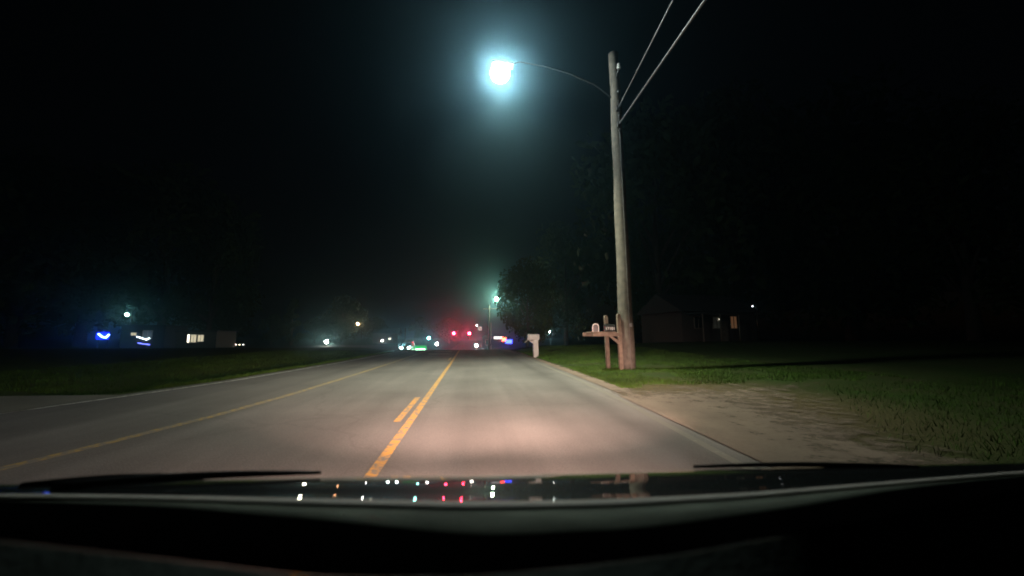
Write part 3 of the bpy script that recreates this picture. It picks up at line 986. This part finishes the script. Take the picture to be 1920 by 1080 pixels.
def lit_sign(x0, x1, y0, y1, y, col, s, label, posts=True, tilt=0.0, rim=True):
    """a lit box sign on legs that fills a place in the view"""
    a, c = at(x0, y1, y), at(x1, y0, y)
    cx, w, h, zm = (a.x + c.x) / 2, abs(c.x - a.x), abs(c.z - a.z), (a.z + c.z) / 2
    g = ground(cx, y)
    t = empty('lit_sign', (cx, y, g), label, 'sign', 'lit signs')
    b = MB(); b.box((0, 0.08, zm - g), (w + 0.12, 0.2, h + 0.12), bev=0.03); o = b.build('cabinet', M_dmetal, t)
    b = MB(); b.box((0, -0.04, zm - g), (w, 0.06, h), bev=0.02); b.build('face', glow('sign face', col, s), t)
    for k in (-0.35, 0.35):
        b = MB(); b.tube([(k * w, 0.1, -0.2), (k * w, 0.1, max(0.2, zm - g - h / 2))], 0.06, 8); b.build('leg', M_dmetal, t)
    return t


bs = lit_sign(180, 206, 623, 636, 80, (0.004, 0.012, 1.0), 5, 'glowing blue sign alone on the dark far left')
b = MB()
a_, c_ = at(184, 626, 79.8), at(203, 632, 79.8)
zb = bs.location.z
xa, xc, za, zc_ = a_.x - bs.location.x, c_.x - bs.location.x, a_.z - zb, c_.z - zb
b.tube([(xa, -0.12, za), (xa + (xc - xa) * 0.4, -0.12, zc_), (xa + (xc - xa) * 0.75, -0.12, zc_ - 0.1), (xc, -0.12, za - 0.1)], 0.13, 8)
b.build('light_tube', glow('pale blue tube', (0.2, 0.45, 1.0), 20), bs)
gs = lit_sign(778, 800, 648, 656, 72, (0.03, 0.8, 0.16), 0.55, 'long green lit sign standing in for a lens ghost, low on the left roadside below the row of lights')  # sign and its tube stand in for a green lens ghost
a_, c_ = at(779, 655, 71.8), at(797, 652, 71.8)
b = MB(); b.tube([(a_.x - gs.location.x, -0.13, a_.z - gs.location.z), (c_.x - gs.location.x, -0.13, a_.z - gs.location.z)], 0.09, 8); b.build('light_tube', glow('green white tube', (0.5, 1.0, 0.6), 8), gs)
lit_sign(941, 949, 633, 640, 118, (1.0, 0.05, 0.02), 25, 'small red lit sign on the right beside the blue one')
lit_sign(948, 960, 637, 644, 116, (0.03, 0.06, 1.0), 14, 'small blue lit sign on the right, nearest the grass bank')


def shop(px, w, y, h, z_front, wins, label, mw, rz=0.0, name='shop', dep=6.0, pitched=False, cat='shop'):
    """a low building with a roof, a door and windows; wins: (u, v, w, h, material)"""
    p = at(px, 640, y)
    g = ground(p.x, y)
    t = empty(name, (p.x, y, g), label, cat, None, rz)
    b = MB(); b.box((0, dep / 2, h / 2 - 0.2), (w, dep, h + 0.4)); b.build('wall', mw, t)
    b = MB()
    if pitched:
        b.prism([(-0.5, h), (dep + 0.5, h), (dep / 2, h + dep * 0.3)], lambda u, q: (-w / 2 - 0.4, u, q + 0.003), lambda u, q: (w / 2 + 0.4, u, q + 0.003))
    else:
        b.box((0, dep / 2, h + 0.15), (w + 0.5, dep + 0.6, 0.3), bev=0.03)
    b.build('roof', M_roof, t)
    for (u, z, ww, wh, m) in wins:
        b = MB()
        for (du, dz2, sx, sz) in ((0, wh / 2 + 0.04, ww + 0.16, 0.08), (0, -wh / 2 - 0.04, ww + 0.16, 0.08), (-ww / 2 - 0.04, 0, 0.08, wh), (ww / 2 + 0.04, 0, 0.08, wh), (0, 0, 0.05, wh)):
            b.box((u + du, -0.035, z + dz2), (sx, 0.07, sz))
        fr = b.build('window', M_dkpost if name == 'house' else M_white, t)
        b = MB(); b.box((u, -0.012, z), (ww, 0.02, wh)); b.build('pane', m, fr)
    return t


warm = glow('warm lit window', (1.0, 0.88, 0.6), 0.8)
hot = glow('bright doorway', (1.0, 0.9, 0.7), 5)
cool = glow('cool lit window', (0.35, 0.5, 0.6), 0.12)
strip_w = glow('white tube', (0.8, 0.95, 1.0), 9)
strip_b = glow('blue tube', (0.12, 0.15, 1.0), 7)
amber = glow('amber house window', (1.0, 0.5, 0.24), 0.08)
dimw = glow('dim house window', (0.7, 0.75, 0.6), 0.008)
shop(368, 7.0, 78, 3.0, 0, [(-1.4, 1.75, 0.35, 1.5, hot), (-0.5, 1.75, 0.95, 1.4, warm), (0.75, 1.8, 1.0, 1.2, warm)], 'low shop with a cream lit front on the left', M_wall)
s = shop(266, 8.0, 82, 4.2, 0, [(0.9, 2.6, 1.6, 1.5, cool), (-1.6, 2.7, 0.9, 0.5, warm)], 'dark shop with thin white and blue light tubes on the left', M_brick)
b = MB(); b.tube([(-0.9, -0.12, 2.2), (0.9, -0.12, 1.6)], 0.08, 8).tube([(0.9, -0.12, 1.6), (1.4, -0.12, 1.9)], 0.08, 8); b.build('light_tube', strip_w, s)
b = MB(); b.tube([(-0.6, -0.12, 0.95), (1.6, -0.12, 0.6)], 0.06, 8); b.build('light_tube', strip_b, s)
shop(722, 8.0, 130, 3.2, 0, [(1.5, 1.7, 1.0, 1.3, M_glass)], 'dim pale house under the small white porch light left of the road', M_wall, name='house', pitched=True, cat='house')
p = at(716, 639, 129.4)
g = ground_at(p)
t = empty('porch_lamp', (p.x, 129.9, p.z), 'small white porch lamp on the dim pale house', 'lamp', LAMPG)
b = MB(); b.box((0, 0, 0.14), (0.22, 0.2, 0.08), bev=0.02); b.build('bracket', M_dmetal, t)
b = MB(); b.ball((0, -0.12, 0), 0.15, 12, 8); b.build('lens', glow('porch glass', (1, 0.95, 0.9), 220), t)
s = shop(930, 9.0, 125, 3.6, 0, [(-2.5, 1.7, 1.8, 1.6, M_glass)], 'dark shop with a white lit fascia behind the red and blue signs', M_brick)
a, c = at(926, 637, 124.8), at(942, 629, 124.8)
b = MB(); b.box(((a.x + c.x) / 2 - s.location.x, -0.1, (a.z + c.z) / 2 - s.location.z), (abs(c.x - a.x), 0.16, 0.9), bev=0.03); b.build('fascia', glow('white fascia', (1, 0.98, 0.92), 2.2), s)
# house on the right
hs = shop(1352, 9.0, 36, 3.0, 0, [(1.7, 1.95, 0.75, 1.2, amber), (-0.4, 1.9, 0.9, 1.1, dimw), (-2.6, 1.9, 0.9, 1.1, M_glass)], 'dark house with one amber window behind the lawn on the right', M_brick, R(8), 'house', 7.0, True, 'house')
b = MB()
b.box((-1.6, -1.0, 2.75), (4.6, 2.0, 0.16), bev=0.02)
b.build('porch_roof', M_roof, hs)
for u in (-3.7, -1.7, 0.5):
    b = MB(); b.tube([(u, -1.9, 0), (u, -1.9, 2.67)], 0.07, 10); b.build('porch_post', M_dkpost, hs)
b = MB(); b.box((0.6, -0.03, 1.05), (0.9, 0.06, 2.1)); d = b.build('door', M_dkpost, hs)
b = MB(); b.ball((0.35, -0.09, 1.0), 0.04, 8, 6); b.build('handle', M_metal, d)
b = MB(); b.ball((-0.15, -0.14, 2.25), 0.05, 8, 6); b.build('porch_light', glow('porch bulb', (1, 0.9, 0.75), 3), hs)

# string of small lights
a, c = at(400, 645, 84), at(460, 646, 84)
for p, l in ((a, 'dark thin post at the left end of the string of lights'), (c, 'dark thin post at the right end of the string of lights')):
    g = ground_at(p)
    b = MB(); b.tube([(0, 0, -0.2), (0, 0, p.z - g.z + 0.3)], [0.06, 0.04], 8).ball((0, 0, p.z - g.z + 0.32), 0.07, 8, 6)
    o = b.build('string_post', M_dmetal); o.location = g; tag(o, l, 'post')
t = empty('string_lights', a, 'low string of small coloured bulbs in the dark left of the road', 'string lights')
b = MB(); b.tube([Vector((0, 0, 0.1)), (c - a) * 0.5 + Vector((0, 0, 0.02)), c - a + Vector((0, 0, 0.1))], 0.015, 6); b.build('wire', M_wire, t)
cols = [(0.5, 1, 0.85), (0.6, 0.65, 1), (1, 1, 0.95), (1, 1, 1), (1, 0.97, 0.9), (1, 0.8, 0.6), (1, 0.7, 0.6), (1, 0.85, 0.5), (0.9, 0.85, 0.8)]
for k, cc in enumerate(cols):
    q = (c - a) * ((k + 0.5 + 0.15 * math.sin(k * 7)) / len(cols))
    b = MB(); b.ball((q.x, q.y, q.z - 0.04), 0.085, 8, 6, (1.7, 1, 0.8)); b.build('bulb', glow('bulb glass', cc, 9), t)


# ---------------------------------------------------------------- other cars
def make_car(loc, rz, paint, label, lights, big=False):
    t = empty('suv' if big else 'sedan', loc, label, 'car', 'cars beyond the crest', rz)
    L, W = (4.8, 1.95) if big else (4.6, 1.82)
    hb, ht = (1.05, 1.85) if big else (0.88, 1.45)
    side = [(-L / 2, 0.35), (-L / 2 + 0.02, hb * 0.8), (-L / 2 + 0.25, hb - 0.08), (-L / 2 + 1.2, hb), (L / 2 - 0.4, hb), (L / 2 - 0.05, hb - 0.1), (L / 2, 0.4), (L / 2 - 0.2, 0.25), (-L / 2 + 0.2, 0.25)]
    # the front of the car is towards -y
    b = MB()
    nS = len(side)
    v, f = [], []
    for x, sc_ in ((-W / 2, 0.97), (-W / 2 + 0.08, 1.0), (W / 2 - 0.08, 1.0), (W / 2, 0.97)):
        for (u, z) in side: v.append((x, u * sc_, 0.6 + (z - 0.6) * sc_))
    for j in range(3):
        for i in range(nS):
            f.append((j * nS + i, j * nS + (i + 1) % nS, (j + 1) * nS + (i + 1) % nS, (j + 1) * nS + i))
    f += [tuple(range(nS - 1, -1, -1)), tuple(range(3 * nS, 4 * nS))]
    b.add(v, f); b.build('body', paint, t)
    cab = [(-L / 2 + 1.25, hb), (-L / 2 + 1.95, ht - 0.06), (-L / 2 + 2.3, ht), (L / 2 - (0.5 if big else 1.4), ht - 0.03), (L / 2 - (0.3 if big else 0.65), hb)]
    b = MB(); b.prism(cab, lambda u, z: (-W / 2 + 0.08 + 0.16 * (z - hb) / (ht - hb), u, z - 0.002), lambda u, z: (W / 2 - 0.08 - 0.16 * (z - hb) / (ht - hb), u, z - 0.002)); b.build('roof', paint, t)
    for y0, y1 in ((cab[0], cab[1]), (cab[4], cab[3])):
        s_ = -1 if y0 is cab[0] else 1
        lo, hi = Vector((0, y0[0], y0[1])).lerp(Vector((0, y1[0], y1[1])), 0.1), Vector((0, y0[0], y0[1])).lerp(Vector((0, y1[0], y1[1])), 0.92)
        b = MB()
        b.add([(-W / 2 + 0.2, lo.y + s_ * 0.012, lo.z + 0.006), (W / 2 - 0.2, lo.y + s_ * 0.012, lo.z + 0.006), (W / 2 - 0.32, hi.y + s_ * 0.012, hi.z + 0.006), (-W / 2 + 0.32, hi.y + s_ * 0.012, hi.z + 0.006)], [(0, 1, 2, 3)])
        b.build('windscreen' if s_ < 0 else 'rear_window', M_glass, t)
    for s_ in (-1, 1):
        b = MB()
        xw = lambda z: s_ * (W / 2 - 0.08 - 0.16 * (z - hb) / (ht - hb) + 0.006)
        b.add([(xw(hb + 0.05), -L / 2 + 1.5, hb + 0.05), (xw(hb + 0.05), L / 2 - 0.8, hb + 0.05), (xw(ht - 0.1), L / 2 - (0.7 if big else 1.45), ht - 0.1), (xw(ht - 0.1), -L / 2 + 2.1, ht - 0.1)], [(0, 1, 2, 3)])
        b.build('side_window', M_glass, t)
        for yy in (-L / 2 + 0.9, L / 2 - 0.95):
            b = MB(); b.tube([(s_ * (W / 2 - 0.2), yy, 0.33), (s_ * (W / 2 + 0.01), yy, 0.33)], 0.33, 18); wh = b.build('wheel', M_rubber, t)
            b = MB(); b.tube([(s_ * (W / 2 + 0.005), yy, 0.33), (s_ * (W / 2 + 0.025), yy, 0.33)], 0.2, 14); b.build('rim', M_metal, wh)
        z = hb - 0.26
        b = MB(); b.ball((s_ * (W / 2 - 0.3), -L / 2 + 0.0, z), 0.15, 12, 8, (1.3, 0.5, 0.8)); b.build('headlight', glow('headlight glass', (0.75, 1.0, 0.95), lights[0]) if lights[0] else M_glass, t)
        b = MB(); b.ball((s_ * (W / 2 - 0.25), L / 2 - 0.02, z + 0.02), 0.14, 12, 8, (1.4, 0.5, 0.8)); b.build('taillight', glow('taillight glass', (1.0, 0.06, 0.03), lights[1]), t)
    b = MB(); b.box((0, -L / 2 - 0.02, 0.5), (W * 0.6, 0.06, 0.22), bev=0.02); b.build('grille', M_black, t)
    b = MB(); b.box((0, L / 2 + 0.0, 0.42), (W * 0.9, 0.08, 0.16), bev=0.03); b.build('bumper', M_black, t)
    return t


p = at(760, 644, 66)
make_car((p.x, p.y + 2.4, ground(p.x, p.y) + 0.03), 0, mat('brown car paint', (0.12, 0.085, 0.06), 0.4, 0.1, 3, coat=0.5), 'brownish car facing us with two bright teal-white headlights', (350, 0.5), True)
p = at(786, 645, 80)
make_car((p.x, p.y - 2.3, ground(p.x, p.y) + 0.03), 0, mat('dark grey car paint', (0.03, 0.03, 0.035), 0.4, 0.1, 3, coat=0.5), 'dark car seen from behind with its red tail lights on', (0, 350))

# ---------------------------------------------------------------- night air and sky
hz, nt, b = nodes('glare haze')  # haze added to stand in for lens glare round the lamps
nt.nodes.remove(b)
pv = nt.nodes.new('ShaderNodeVolumePrincipled')
pv.inputs['Color'].default_value = (0.40, 0.79, 1.0, 1)
pv.inputs['Density'].default_value = 0.003
pv.inputs['Anisotropy'].default_value = 0.93
nt.links.new(pv.outputs['Volume'], nt.nodes['Material Output'].inputs['Volume'])
b = MB(); b.box((0, 155, 13.0), (640, 420, 36))
o = b.build('haze', hz)
tag(o, 'thin glare haze added to glow round the lamps', None, None, 'stuff')

w = bpy.data.worlds.new('World')
sc.world = w
w.use_nodes = True
nt = w.node_tree
bg = nt.nodes['Background']
sky = nt.nodes.new('ShaderNodeTexSky')
sky.sky_type = 'NISHITA'
sky.sun_disc = False
sky.sun_elevation = R(-4)
sky.sun_rotation = R(20)
nt.links.new(sky.outputs['Color'], bg.inputs['Color'])
bg.inputs['Strength'].default_value = 0.012

sc.view_settings.view_transform = 'Standard'
sc.view_settings.look = 'None'
sc.view_settings.exposure = 0.0
sc.view_settings.gamma = 1.0
sc.cycles.use_denoising = True
sc.cycles.use_light_tree = True
sc.cycles.max_bounces = 6
sc.cycles.volume_bounces = 0
sc.cycles.sample_clamp_indirect = 4.0
sc.cycles.filter_width = 1.8
